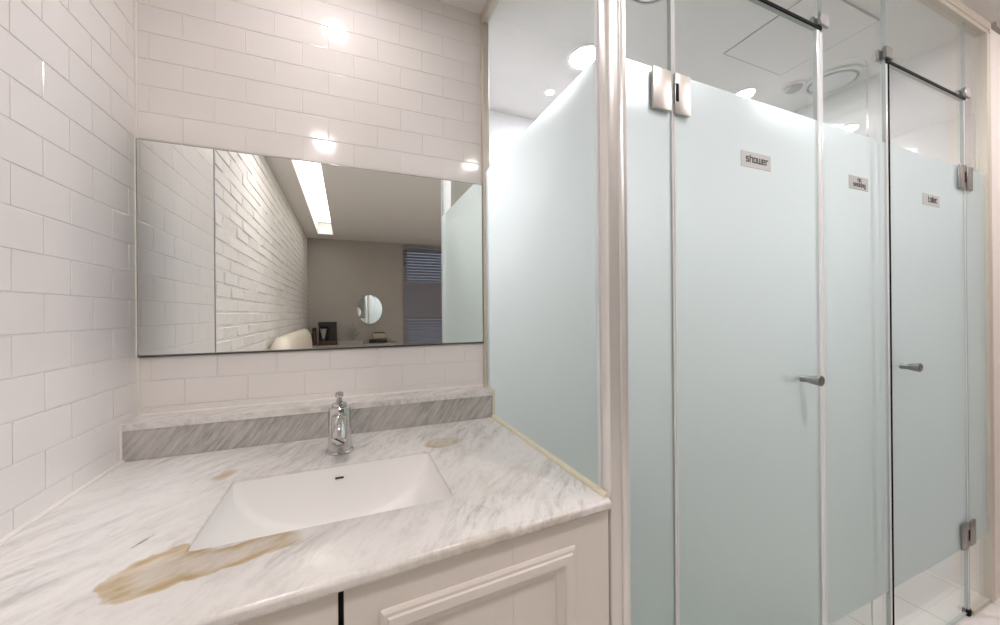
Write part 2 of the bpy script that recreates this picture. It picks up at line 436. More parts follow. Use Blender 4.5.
# corner bead, tile edging, caulk lines, glass channels, mouldings
trim('trim_1', [(XL, XL+0.007, YB-0.009, YB, 0.885, CZ)], 'caulk')
trim('trim_2', [(XL-0.002, XL+0.004, YT-0.002, YT+0.006, 0, CZ)], 'winframe')
trim('trim_3', [(XR-0.013, XR+0.013, YB-0.022, YB, 0.0, CZ)], 'champagne')
trim('trim_4', [(XR-0.012, XR+0.012, YD+0.020, YB-0.022, CZ-0.042, CZ)], 'champagne')
trim('trim_5', [(XR+0.050, XE, YD-0.014, YD+0.016, CZ-0.047, CZ), (XR+0.050, XE, YD-0.0165, YD-0.014, CZ-0.030, CZ)], 'champagne')
trim('trim_6', [(XE-0.028, XE+0.004, YD-0.0165, YD+0.016, 0.0, CZ-0.047)], 'champagne')
trim('trim_7', [(2.206, XE-0.028, YD-0.013, YD+0.013, 0.0, 0.016), (1.262, 1.616, YD-0.013, YD+0.013, 0.0, 0.016), (0.546, 0.680, YD-0.013, YD+0.013, 0.0, 0.016)], 'champagne')
trim('trim_8', [(XE+0.012, XRM, YD-0.030, YD-0.016, CZ-0.022, CZ)], 'desk')

# ------------------------------------------------------------------ counter
def FY(x): return 0.5735 + 0.05*x        # front edge of the slab, slightly out of square
SX0, SX1, SY0, SY1 = -0.243, 0.202, 0.737, 1.016
def rrect(x0, x1, y0, y1, r, n=5):
    pts = []
    for cx, cy, a0 in ((x1-r, y1-r, 0), (x0+r, y1-r, PI/2), (x0+r, y0+r, PI), (x1-r, y0+r, 1.5*PI)):
        for i in range(n+1):
            a = a0 + PI/2*i/n
            pts.append((cx + r*math.cos(a), cy + r*math.sin(a)))
    return pts
m = MB(); bm = m.bm
XC0, XC1 = XL+0.001, XR-0.0075
outer = [(XC0, FY(XC0)), (XC1, FY(XC1)), (XC1, YB-0.002), (XC0, YB-0.002)]
hole = rrect(SX0, SX1, SY0, SY1, 0.014)
def loop(pts, z):
    vs = [bm.verts.new((x, y, z)) for x, y in pts]
    return vs, [bm.edges.new((vs[i], vs[(i+1) % len(vs)])) for i in range(len(vs))]
vo, eo = loop(outer, ZC); vh, eh = loop(hole, ZC)
bmesh.ops.triangle_fill(bm, edges=eo+eh, use_beauty=True, use_dissolve=False)
top = list(bm.faces)
ex = bmesh.ops.extrude_face_region(bm, geom=top)
for v in [g for g in ex['geom'] if isinstance(g, bmesh.types.BMVert)]: v.co.z -= 0.021
bmesh.ops.recalc_face_normals(bm, faces=bm.faces)
fe = [e for e in bm.edges if len(e.link_faces) == 2 and abs((e.verts[0].co - e.verts[1].co).x) > 0.8
      and all(abs(v.co.y - FY(v.co.x)) < 1e-4 for v in e.verts)]
bmesh.ops.bevel(bm, geom=fe, offset=0.007, segments=4, affect='EDGES', profile=0.5)
he = [e for e in bm.edges if len(e.link_faces) == 2 and e.calc_face_angle(0) > 1.2 and
      all(SX0-1e-3 < v.co.x < SX1+1e-3 and SY0-1e-3 < v.co.y < SY1+1e-3 and v.co.z > ZC-1e-3 for v in e.verts)]
bmesh.ops.bevel(bm, geom=he, offset=0.002, segments=2, affect='EDGES', profile=0.5)
ctop = m.build('vanity_countertop', 'marble', smooth=35)
tag(ctop, 'white veined marble vanity top with brown stains around the cut-out basin', 'countertop', kind='thing')

m = MB()
ya, yb2 = 1.252, 1.243      # ledge front, left and right
pts = [(XL+0.001, ya), (XR-0.008, yb2), (XR-0.008, YB-0.001), (XL+0.001, YB-0.001)]
ZL = 0.895
m.rings([[(x, y, ZC+0.0005) for x, y in pts], [(x, y, ZL-0.018) for x, y in pts]], mi=0)
m.rings([[(x, y, ZL-0.0178) for x, y in [(pts[0][0], ya-0.003), (pts[1][0], yb2-0.003)] + pts[2:]],
         [(x, y, ZL) for x, y in [(pts[0][0], ya-0.003), (pts[1][0], yb2-0.003)] + pts[2:]]], mi=1)
bs = m.build('marble_backsplash', ['marble_up', 'marble'])
tag(bs, 'low grey marble ledge along the tiled wall behind the tap', 'backsplash', kind='thing')
# caulk
def strip(name, a, b, r, mat):
    m = MB(); m.tube([a, b], r, 8); return struct(m.build(name, mat, smooth=60))
strip('trim_9', (XL+0.003, 0.53, ZC+0.001), (XL+0.003, ya, ZC+0.001), 0.006, 'caulk')
strip('trim_10', (XL+0.002, ya-0.003, ZC), (XL+0.002, ya-0.003, ZL+0.002), 0.004, 'caulk')
strip('trim_11', (XR-0.008, FY(XR)+0.012, ZC+0.001), (XR-0.008, yb2, ZC+0.001), 0.0085, 'yellow_caulk')
strip('trim_12', (XR-0.008, yb2-0.002, ZC), (XR-0.008, yb2-0.002, ZL+0.002), 0.0045, 'yellow_caulk')
strip('trim_13', (XR-0.008, yb2, ZL+0.001), (XR-0.008, YB-0.02, ZL+0.001), 0.0035, 'yellow_caulk')
strip('trim_14', (XL+0.004, YB-0.003, ZL+0.001), (XR-0.012, YB-0.003, ZL+0.001), 0.0045, 'caulk')

# ------------------------------------------------------------------ basin
BX, BY = (SX0+SX1)/2, (SY0+SY1)/2
wb = thing('washbasin', (BX, BY, 0.60), 'white undermount rectangular basin sunk in the marble top', 'basin')
prof = [(.2212, .1382, ZC-.007), (.2209, .1380, .7755), (.2195, .1378, .762), (.2160, .1377, .750), (.208, .1376, .733), (.195, .1375, .713), (.176, .1373, .695),
        (.150, .1368, .679), (.120, .1360, .667), (.090, .134, .659), (.060, .126, .6535), (.036, .070, .650), (.024, .024, .648)]
m = MB()
rs = []
for i, (a, b, z) in enumerate(prof):
    rr = min(0.013 + 0.002*i, a, b)
    rs.append([(x, y, z) for x, y in rrect(BX-a, BX+a, BY-b, BY+b, rr*0.999, 6)])
out = []
for i, (a, b, z) in reversed(list(enumerate(prof))):
    rr = min(0.030 + 0.006*i, a+.012, b+.012)
    out.append([(x, y, min(z-0.010, .7655)) for x, y in rrect(BX-a-.012, BX+a+.012, BY-b-.012, BY+b+.012, rr*0.999, 6)])
flo = [(x, y, .7655) for x, y in rrect(BX-.25, BX+.25, BY-.165, BY+.165, .03, 6)]
flt = [(x, y, .7755) for x, y in rrect(BX-.25, BX+.25, BY-.165, BY+.165, .03, 6)]
lip = [[(x, y, z) for x, y in rrect(BX-.2219, BX+.2219, BY-.1389, BY+.1389, .0135, 6)] for z in (.7755, ZC-.007)]
m.rings(rs + out + [flo, flt] + lip, closed=True)
m.build('bowl', 'ceramic', wb, smooth=40)
m = MB(); m.lathe([(0.0, 0.0), (0.012, 0.001), (0.022, 0.0035), (0.027, 0.002), (0.027, -0.03), (0.0, -0.03)], (BX, BY, 0.6495), n=28)
m.build('drain', 'chrome', wb, smooth=40)
m = MB(); m.box(BX-.010, BX+.010, BY+.1350, BY+.1385, .7605, .7645, bevel=.001)
m.build('overflow_slot', 'darkgap', wb)  # solid dark block, colour stands in for shade inside the opening

# ------------------------------------------------------------------ faucet
FX, FYY = -0.021, 1.112
fa = thing('basin_faucet', (FX, FYY, ZC), 'chrome single-lever basin tap standing behind the sink', 'tap')
m = MB(); m.lathe([(0.0, 0), (.036, 0), (.0365, .002), (.034, .005), (.029, .0065), (0.0, .0065)], (FX, FYY, ZC+.0004), n=36)
m.build('base_flange', 'chrome', fa, smooth=40)
m = MB(); m.lathe([(0.0, .006), (.0300, .006), (.0300, .116), (.0290, .121), (.0260, .1235), (0.0, .1235)], (FX, FYY, ZC), n=36)
m.build('body', 'chrome', fa, smooth=35)
m = MB()
m.tube([(FX, FYY-.010, ZC+.094), (FX, FYY-.045, ZC+.092), (FX, FYY-.085, ZC+.085), (FX, FYY-.104, ZC+.078), (FX, FYY-.113, ZC+.068), (FX, FYY-.114, ZC+.058)], [.021, .020, .0190, .0180, .0170, .0165], 24)
sp = m.build('spout', 'chrome', fa, smooth=40)
m = MB(); m.lathe([(0.0, 0), (.0125, 0), (.0125, .006), (0, .006)], (FX, FYY-.114, ZC+.053), axis=(0, 0, 1), n=24)
m.build('aerator', 'steel', sp, smooth=40)
m = MB(); m.lathe([(0.0, 0), (.0195, 0), (.0200, .004), (.0185, .009), (.012, .012), (0, .012)], (FX, FYY, ZC+.1237), n=30)
m.build('cartridge_collar', 'chrome', fa, smooth=40)
m = MB()
m.tube([(FX, FYY, ZC+.134), (FX, FYY-.004, ZC+.143), (FX, FYY-.010, ZC+.155)], [.0085, .0075, .0075], 16)
m.lathe([(0, 0), (.0105, 0), (.0112, .002), (.0112, .006), (.010, .0085), (0, .009)], (FX, FYY-.010, ZC+.153), axis=(0, -.35, 1), n=24)
m.build('lever', 'chrome', fa, smooth=40)

# ------------------------------------------------------------------ cabinet below
vc = thing('vanity_cabinet', (0, 0.9, 0), 'cream lacquered cabinet with moulded doors under the marble top', 'cabinet')
def GY(x): return 0.586 + 0.05*x         # front plane of the doors
def skewbox(m, x0, x1, d0, d1, z0, z1, mi=None):
    p = [[(x0, GY(x0)+d0, z), (x1, GY(x1)+d0, z), (x1, GY(x1)+d1, z), (x0, GY(x0)+d1, z)] for z in (z0, z1)]
    m.rings(p, mi=mi)
ZT = ZC - 0.0215
m = MB()
cx0, cx1 = XL+0.004, XR-0.0105
# carcass: sides, bottom, back, front rail, plinth
m.box(cx0, cx0+.016, GY(0)+.025, YB-.004, .08, ZT-.001); m.box(cx1-.016, cx1, GY(0)+.06, YB-.004, .08, ZT-.001)
m.box(cx0+.016, cx1-.016, GY(0)+.06, YB-.004, .08, .096); m.box(cx0+.016, cx1-.016, YB-.012, YB-.004, .096, ZT-.001)
m.build('carcass', 'cabinet', vc)
m = MB(); skewbox(m, cx0+.016, cx1-.016, .022, .036, ZT-.06, ZT-.001); m.box(cx0+.002, cx1-.002, .66, .68, .0, .079)
m.box(-.022, .006, .617, .66, .097, ZT-.061)  # dark strip behind the door gap stands in for its shade
m.build('rail_and_gap_shade', 'darkgap', vc)
def cab_door(x0, x1, mx0, mx1):
    z0, z1 = .085, ZT-.0045
    seam = .270
    m = MB()
    if x0 < seam < x1:
        skewbox(m, x0, seam-.0004, 0, .020, z0, z1); skewbox(m, seam+.0004, x1, 0, .020, z0, z1); skewbox(m, seam-.0004, seam+.0004, .0007, .02, z0, z1)
    else: skewbox(m, x0, x1, 0, .020, z0, z1)
    d = m.build('door', 'cabinet', vc)
    # raised picture-frame moulding
    mz0, mz1 = .15, .724
    prof = [(0, 0), (.0, .004), (.004, .007), (.009, .0075), (.011, .0105), (.018, .0125), (.026, .0115), (.030, .0075), (.036, .006), (.042, .003), (.044, 0)]
    rings = []
    for a, h in prof:
        rings.append([(x, GY(x)-h-.0002, z) for x, z in ((mx0+a, mz0+a), (mx1-a, mz0+a), (mx1-a, mz1-a), (mx0+a, mz1-a))])
    m = MB()
    R = [[m.bm.verts.new(p) for p in r] for r in rings]
    for a, b in zip(R, R[1:] + R[:1]):
        for i in range(4): m.face([a[i], a[(i+1) % 4], b[(i+1) % 4], b[i]])
    m.build('moulding', 'cabinet', d, smooth=25)
    return d
cab_door(-.0075, .4890, .044, .404)
cab_door(-.530, -.0155, -.452, -.068)
m = MB(); skewbox(m, cx0, -.5325, .002, .02, .085, ZT-.002)
m.build('filler_strip', 'cabinet', vc)

# ------------------------------------------------------------------ wall mirror
MX0, MX1, MZ0, MZ1 = -0.537, 0.4825, 1.063, 1.667
wm = thing('wall_mirror', (0, YB-.004, MZ0), 'long frameless mirror on the white tiles above the washbasin', 'mirror')
m = MB(); m.box(MX0, MX1, YB-.0095, YB-.0040, MZ0, MZ1, mi=1)
m.quad([(MX0+.0015, YB-.0097, MZ0+.0015), (MX1-.0015, YB-.0097, MZ0+.0015), (MX1-.0015, YB-.0097, MZ1-.0015), (MX0+.0015, YB-.0097, MZ1-.0015)], 0)
m.build('mirror_pane', ['mirror', 'mirror_edge'], wm, recalc=False)
m = MB(); m.box(MX0, MX1, YB-.0104, YB-.0032, MZ0-.0035, MZ0-.0003); m.box(MX0, MX1, YB-.0104, YB-.0096, MZ0-.0035, MZ0+.0022)
m.build('bottom_channel', 'steel', wm)

# ------------------------------------------------------------------ glass
TG = 0.010
def pane(name, ax, u0, u1, z0, z1, c, parent, frost=True, front=-1):
    """glass sheet; ax 'x' spans along x at y=c, 'y' spans along y at x=c. Etched band on the front face."""
    m = MB()
    zs = [z0] + [z for z in (FZ0, FZ1) if frost and z0 < z < z1] + [z1]
    def P(u, d, z): return (u, c+d, z) if ax == 'x' else (c+d, u, z)
    for s in (-1, 1):
        d = s*TG/2
        for a, b in zip(zs, zs[1:]):
            fr = frost and s == front and FZ0-1e-4 <= a and b <= FZ1+1e-4
            m.quad([P(u0, d, a), P(u1, d, a), P(u1, d, b), P(u0, d, b)], 1 if fr else 0)
    for u in (u0, u1): m.quad([P(u, -TG/2, z0), P(u, TG/2, z0), P(u, TG/2, z1), P(u, -TG/2, z1)], 2)
    for z in (z0, z1): m.quad([P(u0, -TG/2, z), P(u1, -TG/2, z), P(u1, TG/2, z), P(u0, TG/2, z)], 2)
    bmesh.ops.remove_doubles(m.bm, verts=m.bm.verts, dist=1e-5)
    return m.build(name, ['glass', 'frost', 'glass_edge'], parent)

# square-letter signs
GL = {'s': (4, [[(4, 5), (0, 5), (0, 2.5), (4, 2.5), (4, 0), (0, 0)]]), 'h': (4, [[(0, 0), (0, 7)], [(0, 5), (4, 5), (4, 0)]]),
      'o': (4, [[(0, 0), (4, 0), (4, 5), (0, 5), (0, 0)]]), 'w': (6, [[(0, 5), (0, 0), (6, 0), (6, 5)], [(3, 0), (3, 5)]]),
      'e': (4, [[(4, 0), (0, 0), (0, 5), (4, 5), (4, 2.5), (0, 2.5)]]), 'r': (3, [[(0, 0), (0, 5), (3, 5)]]),
      'n': (4, [[(0, 0), (0, 5), (4, 5), (4, 0)]]), 'm': (6, [[(0, 0), (0, 5), (6, 5), (6, 0)], [(3, 0), (3, 5)]]),
      'k': (4, [[(0, 0), (0, 7)], [(4, 5), (1, 2.5), (4, 0)], [(0, 2.5), (1.2, 2.5)]]), 'i': (0, [[(0, 0), (0, 5)], [(0, 6.4), (0, 7.4)]]),
      'g': (4, [[(4, 0), (0, 0), (0, 5), (4, 5), (4, -2.4), (0, -2.4)]]), 't': (3, [[(0, 7), (0, 0), (3, 0)], [(0, 5), (3, 5)]]),
      'l': (0, [[(0, 0), (0, 7)]])}
def lettering(lines, unit, x_c, y, sign, wt=1.4):
    m = MB()
    k = 0
    for text, zb in lines:
        wid = sum(GL[c][0] for c in text) + 2.3*(len(text)-1)
        x = -wid/2
        for c in text:
            w, st = GL[c]
            for pl in st:
                for (ax, az), (bx, bz) in zip(pl, pl[1:]):
                    d = Vector((bx-ax, bz-az)); L = d.length; d /= L; nrm = Vector((-d.y, d.x))*wt/2
                    a, b = Vector((ax, az)) - d*wt/2, Vector((bx, bz)) + d*wt/2
                    e = 0.00002*(k % 5); k += 1
                    q = [a+nrm, b+nrm, b-nrm, a-nrm]
                    m.rings([[(x_c+(x+p.x)*unit, yy, zb+p.y*unit) for p in q] for yy in (y-.0004-e, y)])
            x += w + 2.3
    return m.build('lettering', 'ink', sign)
def sign(parent, x0, x1, z0, z1, lines, unit, xc):
    y = YD - TG/2
    m = MB(); m.box(x0, x1, y-.0022, y-.0002, z0, z1, bevel=.0005, seg=1)
    s = m.build('sign_plate', 'sign', parent); s['label'] = 'silver sign plate with black square lettering'
    lettering(lines, unit, xc, y-.0022, s)
    return s

def knob(parent, x, z):
    m = MB()
    for s in (-1, 1):
        y0 = YD + s*TG/2
        m.lathe([(0.0, 0), (.0092, 0), (.0092, .004), (.0090, .006), (.0092, .020), (.0105, .021), (.0140, .044), (.0140, .047), (.0128, .048), (.0105, .0482), (.0105, .0468), (0, .0468)],
                (x, y0, z), axis=(0, s, 0), n=28)
    k = m.build('knob', 'steel', parent, smooth=35); k['label'] = 'tapered satin steel pull knob'
def hinge(lparent, rparent, door, xj, z0, z1, left=.053, right=.046, mat='brushed'):
    """patch hinge over the joint at xj: two plates on each side of the glass and a knuckle"""
    h = None
    for parent, a, b in ((lparent, xj-.0075-left, xj-.0075), (rparent, xj+.0055, xj+.0055+right)):
        m = MB()
        for s in (-1, 1):
            y0, y1 = sorted((YD+s*(TG/2+.0003), YD+s*(TG/2+.0075)))
            m.box(a, b, y0, y1, z0, z1, bevel=.0014, seg=2)
        if parent is door: h = m.build('hinge', mat, parent, smooth=40)
        else: m.build('hinge_plate', mat, parent, smooth=40)
    zc = (z0+z1)/2
    m = MB(); m.lathe([(0, 0), (.0045, 0), (.0045, (z1-z0)*.5), (0, (z1-z0)*.5)], (xj+(.0088 if rparent is door else -.005), YD-.0085, zc-(z1-z0)*.25), n=18)
    m.build('knuckle', 'steel', h, smooth=40)
    xr = xj+.005 if rparent is door else xj-.0155
    m = MB(); m.box(xr, xr+.0085, YD-.0136, YD-.0123, zc-.020, zc+.020)
    m.build('knuckle_recess', 'black', h)
    return h

ENC = 'glass sheets of the shower enclosure'
# side sheet beside the counter
gp = thing('shower_screen', (XR, 0.98, 0), 'frosted glass side sheet rising between marble counter and shower', 'glass panel')
pane('pane', 'y', YD+.021, YB-.012, 0.002, CZ-.01, XR, gp, front=-1)
m = MB(); m.box(XR-.0062, XR+.0062, YD+.0125, YD+.0208, .003, CZ-.045); m.build('edge_seal', 'seal', gp)
# front sheets
gp = thing('shower_screen', (.61, YD, 0), 'narrow fixed frosted glass sheet between metal corner post and shower door', 'glass panel')
scr_a = gp
pane('pane', 'x', .548, .6795, 0.012, CZ-.02, YD, gp)
m = MB(); m.box(.680, .6845, YD-.006, YD+.006, .012, 1.974); m.build('edge_seal', 'seal', gp)
gp = thing('shower_screen', (1.43, YD, 0), 'fixed frosted glass sheet with no smoking sign between the two glass doors', 'glass panel')
pane('pane', 'x', 1.264, 1.612, 0.012, CZ-.02, YD, gp)
sign(gp, 1.392, 1.497, 1.541, 1.581, [('no', 1.5655), ('smoking', 1.5505)], .00165, 1.447)
m = MB(); m.box(1.2575, 1.2635, YD-.006, YD+.006, .016, 1.97); m.build('edge_seal', 'seal', gp)
m = MB(); m.box(1.6125, 1.6225, YD-.006, YD+.006, .016, 1.97); m.build('edge_seal', 'seal', gp)
gp = thing('shower_screen', (2.29, YD, 0), 'narrow fixed glass sheet between toilet door and pale wall', 'glass panel')
scr_c = gp
pane('pane', 'x', 2.202, XE-.020, 0.012, CZ-.02, YD, gp)
# transoms above the doors, with clamps
def clamp(p, x):
    m = MB()
    for s in (-1, 1):
        y0, y1 = sorted((YD+s*(TG/2+.0003), YD+s*(TG/2+.009)))
        m.box(x-.021, x+.021, y0, y1, 1.984, 2.020, bevel=.0015, seg=1)
    m.build('clamp', 'steel', p, smooth=40)
def transom(x0, x1, cl, cr, label):
    t = thing('transom_light', ((x0+x1)/2, YD, 1.985), label, 'glass panel')
    pane('pane', 'x', x0, x1, 1.986, CZ-.02, YD, t, frost=False)
    m = MB(); m.box(x0, x1, YD-.0062, YD+.0062, 1.9775, 1.9855); m.build('gasket', 'black', t)
    clamp(t, cl); clamp(t, cr)
transom(.6815, 1.2625, .683, 1.262, 'clear glass transom over the shower door')
transom(1.6135, 2.2005, 1.618, 2.199, 'clear glass transom over the toilet door')
# doors
gd = thing('cubicle_door', (.69, YD, 0), 'frosted glass door with shower sign', 'door')
pane('pane', 'x', .6905, 1.238, .012, 1.974, YD, gd)
m = MB(); m.box(1.2385, 1.2530, YD-.0065, YD+.0065, .012, 1.974, bevel=.002, seg=1); m.build('edge_seal', 'seal', gd)
m = MB(); m.box(.6860, .6900, YD-.0065, YD+.0065, .012, 1.974); m.build('edge_seal', 'seal', gd)
hinge(scr_a, gd, gd, .6805, 1.622, 1.712); hinge(scr_a, gd, gd, .6805, .272, .360)
knob(gd, 1.152, .988)
sign(gd, .911, 1.026, 1.5375, 1.577, [('shower', 1.5515)], .00228, .971)
gd = thing('cubicle_door', (2.19, YD, 0), 'frosted glass door with toilet sign', 'door')
pane('pane', 'x', 1.634, 2.186, .012, 1.974, YD, gd)
m = MB(); m.box(1.6305, 1.6335, YD-.0065, YD+.0065, .012, 1.974); m.build('edge_seal', 'black', gd)
m = MB(); m.box(2.1865, 2.1915, YD-.0065, YD+.0065, .012, 1.974); m.build('edge_seal', 'seal', gd)
hinge(gd, scr_c, gd, 2.186, 1.630, 1.720, mat='steel'); hinge(gd, scr_c, gd, 2.186, .268, .362, mat='steel')
m = MB(); m.box(2.180, 2.199, YD-.010, YD+.010, .0005, .0235, bevel=.001, seg=1); m.build('pivot_block', 'black', gd)
knob(gd, 1.690, .988)
sign(gd, 1.852, 1.974, 1.540, 1.580, [('toilet', 1.5535)], .0025, 1.921)
# partition between shower and toilet: sheet with a rounded top corner
gp = thing('shower_screen', (1.553, 1.28, 0), 'clear glass partition with rounded top corner between shower and toilet', 'glass panel')
m = MB(); y0, y1, zt, rr = YD+.016, YS-.004, 2.015, .055
prof = [(y1, .002), (y0, .002), (y0, zt-rr)] + [(y0+rr-rr*math.cos(a), zt-rr+rr*math.sin(a)) for a in [PI/2*i/8 for i in range(1, 9)]] + [(y1, zt)]
R = [[m.bm.verts.new((x, y, z)) for y, z in prof] for x in (1.548, 1.558)]
m.face(R[0][::-1], 0); m.face(R[1], 0)
n = len(prof)
for i in range(n): m.face([R[0][i], R[0][(i+1) % n], R[1][(i+1) % n], R[1][i]], 1 if 1 <= i <= 5 else 0)
m.build('pane', ['glass', 'glass_edge'], gp)
m = MB(); m.box(1.545, 1.561, y0+.02, y1, .0, .002); m.build('floor_channel', 'steel', gp)

# corner post
cp = thing('corner_post', (.52, YD+.005, 0), 'polished aluminium corner post joining the frosted glass sheets', 'post')
m = MB()
px0, px1, py0, py1 = .4935, .5375, .608, .634
prof = [(px0, py1), (px0, py0+.006), (px0+.002, py0+.002), (px0+.006, py0), (px0+.019, py0), (px0+.021, py0+.0035), (px0+.030, py0+.0035), (px0+.032, py0),
        (px1-.006, py0), (px1-.002, py0+.002), (px1, py0+.006), (px1, py1)]
m.rings([[(x, y, z) for x, y in prof] for z in (0.0, CZ)])
m.build('post_profile', 'alu', cp, smooth=30)
m = MB(); m.box(px1+.0003, px1+.0095, YD-.009, YD+.009, .003, CZ-.049)
m.build('glazing_channel', 'alu', cp)

# ------------------------------------------------------------------ ceiling lights and vents
M['lamp_basin'] = emit('lamp_basin', WARM, L_BASIN)
M['lamp_corridor_added'] = emit('lamp_corridor_added', WARM, L_CORR_ADDED)  # for the two added lamps that light the corridor side
def downlight(x, y, r, mat, label, group, ring=.012, dome=0.0):
    d = thing('ceiling_downlight', (x, y, CZ), label, 'ceiling light', group)
    m = MB(); m.lathe([(r, 0.0), (r+ring, 0.0), (r+ring, .003), (r+ring*.7, .006), (r, .006)], (x, y, CZ-.0065), n=40, cap=False)
    m.build('trim_ring', 'white_plastic', d, smooth=40)
    m = MB(); m.lathe([(0.0, -dome), (r*.35, -dome*.94), (r*.65, -dome*.75), (r*.88, -dome*.42), (r-.0005, .0005), (r-.0005, .0035), (0.0, .0035)], (x, y, CZ-.0045), n=40)
    m.build('diffuser', mat, d, smooth=60)
WG, SG = 'downlights of the washing area', 'downlights behind the glass'
downlight(-.035, 1.045, .042, 'lamp_basin', 'round downlight over the basin, mirrored as glint on the upper wall tiles', WG)
downlight(-.14, -.06, .045, 'lamp_wash', 'round downlight above the white brick wall, glinting on tiles over the mirror', WG)
downlight(.91, -.06, .045, 'lamp_wash', 'round downlight in front of the shower door', WG)
downlight(1.95, -.06, .045, 'lamp_corridor_added', 'added unseen downlight brightening the corridor before the toilet door', WG, dome=.022)  # added lamp out of view, domed to spread light onto the ceiling
downlight(2.93, -.06, .045, 'lamp_corridor_added', 'added unseen downlight brightening the pale corridor wall and ceiling', WG, dome=.022)  # second added lamp out of view, brightens the corridor wall
downlight(1.005, 1.38, .072, 'lamp_shower', 'large bright round shower lamp seen beside the corner post', SG, dome=.007)
downlight(.985, 1.665, .022, 'lamp_small', 'tiny bright spot light near the back tiles of the shower', SG, .006)
downlight(1.965, 1.335, .050, 'lamp_toilet', 'bright round downlight just above the frosting of the shower door', SG)

cl = thing('recessed_ceiling_light', ((TX0+TX1)/2, (TY0+TY1)/2, CZ), 'long white strip light recessed in the ceiling, seen in the mirror', 'ceiling light')
m = MB(); m.box(TX0+.002, TX1-.002, TY0+.10, TY1-.02, CZ+TD-.006, CZ+TD); m.build('diffuser', 'lamp_strip', cl)
m = MB()
m.box(TX0+.0005, TX1-.0005, TY0+.001, TY1-.001, CZ+TD+.0005, CZ+TD+.010)
m.build('backplate', 'white_plastic', cl)

hatch = thing('ceiling_access_hatch', (1.77, .95, CZ), 'square access hatch flush in the toilet ceiling', 'hatch')
hx0, hx1, hy0, hy1 = 1.56, 1.962, .765, 1.130
m = MB(); m.box(hx0+.004, hx1-.004, hy0+.004, hy1-.004, CZ-.004, CZ-.0005); m.build('hatch_board', 'ceiling', hatch)
m = MB()
for b in ((hx0, hx1, hy0, hy0+.003), (hx0, hx1, hy1-.003, hy1), (hx0, hx0+.003, hy0+.003, hy1-.003), (hx1-.003, hx1, hy0+.003, hy1-.003)):
    m.box(*b, CZ-.0035, CZ-.0005)
m.build('hatch_frame', 'grey_plastic', hatch)

def vent(x, y, r, label):
    v = thing('ceiling_vent', (x, y, CZ), label, 'vent', 'round vents behind the glass')
    m = MB(); m.lathe([(r*.80, 0.002), (r*.84, 0), (r*.97, .002), (r, .010), (r*.80, .010)], (x, y, CZ-.0105), n=44, cap=False)
    m.build('outer_ring', 'white_plastic', v, smooth=40)
    m = MB(); m.lathe([(0, .006), (r*.795, .006), (r*.795, .0095), (0, .0095)], (x, y, CZ-.010), n=44)
    m.build('shadow_gap', 'grey_plastic', v)
    m = MB(); m.lathe([(0, 0), (r*.60, 0), (r*.70, .003), (r*.71, .010), (0, .010)], (x, y, CZ-.0145), n=44)
    m.build('centre_disc', 'white_plastic', v, smooth=40)
vent(2.255, 1.06, .125, 'round white exhaust vent in the toilet ceiling behind the fixed sheet')
sd = thing('ceiling_sensor', (2.12, 1.16, CZ), 'small white round detector on the toilet ceiling beside the exhaust vent', 'detector')
m = MB(); m.lathe([(0, .003), (.046, .003), (.050, .008), (.050, .0125), (0, .0125)], (2.12, 1.16, CZ-.013), n=36); m.build('base', 'white_plastic', sd, smooth=40)
m = MB(); m.lathe([(0, 0), (.022, 0), (.034, .006), (.038, .018), (0, .018)], (2.12, 1.16, CZ-.0282), n=36); m.build('cover', 'grey_plastic', sd, smooth=40)
vent(1.0, .975, .098, 'round white vent above the shower door, next to the corner post')

# ------------------------------------------------------------------ the room behind the camera (seen in the mirror)
# window and blind
m = MB()
for b in ((WX0, WX0+.04, WZ0, WZ1), (WX1-.04, WX1, WZ0, WZ1)): m.box(b[0], b[1], YF-.10, YF-.05, b[2], b[3])
for z in (WZ0, 1.10, 1.62, WZ1-.04): m.box(WX0+.04, WX1-.04, YF-.10, YF-.05, z, z+.04)
m.box(WX0+.04, WX1-.04, YF-.085, YF-.065, 1.14, 1.62, mi=0)
m.box(WX0+.04, WX1-.04, YF-.078, YF-.073, WZ0+.04, 1.10, mi=1); m.box(WX0+.04, WX1-.04, YF-.078, YF-.073, 1.66, WZ1-.04, mi=1)
struct(m.build('window_1', ['winframe', 'glass']))
bl = thing('window_blind', ((WX0+WX1)/2, YF+.03, WZ1), 'blue grey venetian blind over the far window, seen in the mirror', 'blind')
m = MB(); m.box(WX0-.05, WX1+.05, YF+.004, YF+.055, WZ1-.02, WZ1+.02, bevel=.003); m.build('headrail', 'winframe', bl)
m = MB()
z = WZ0+.02; k = 0
while z < WZ1-.03:
    a = math.radians(66 if 1.10 < z < 1.70 else 46)
    m.box(-.58, .58, -.027, .027, -.0006, .0006, mtx=Matrix.Translation(((WX0+WX1)/2, YF+.032, z)) @ Matrix.Rotation(-a, 4, 'X') @ Matrix.Scale(1.06, 4, (1, 0, 0)))
    z += .048
m.build('slats', 'slat', bl)
m = MB()
m.bm.free()
for x in (WX0+.12, WX1-.12):
    m = MB(); m.tube([(x, YF+.047, WZ0+.02), (x, YF+.047, WZ1-.02)], .0012, 6); m.build('cord', 'winframe', bl)

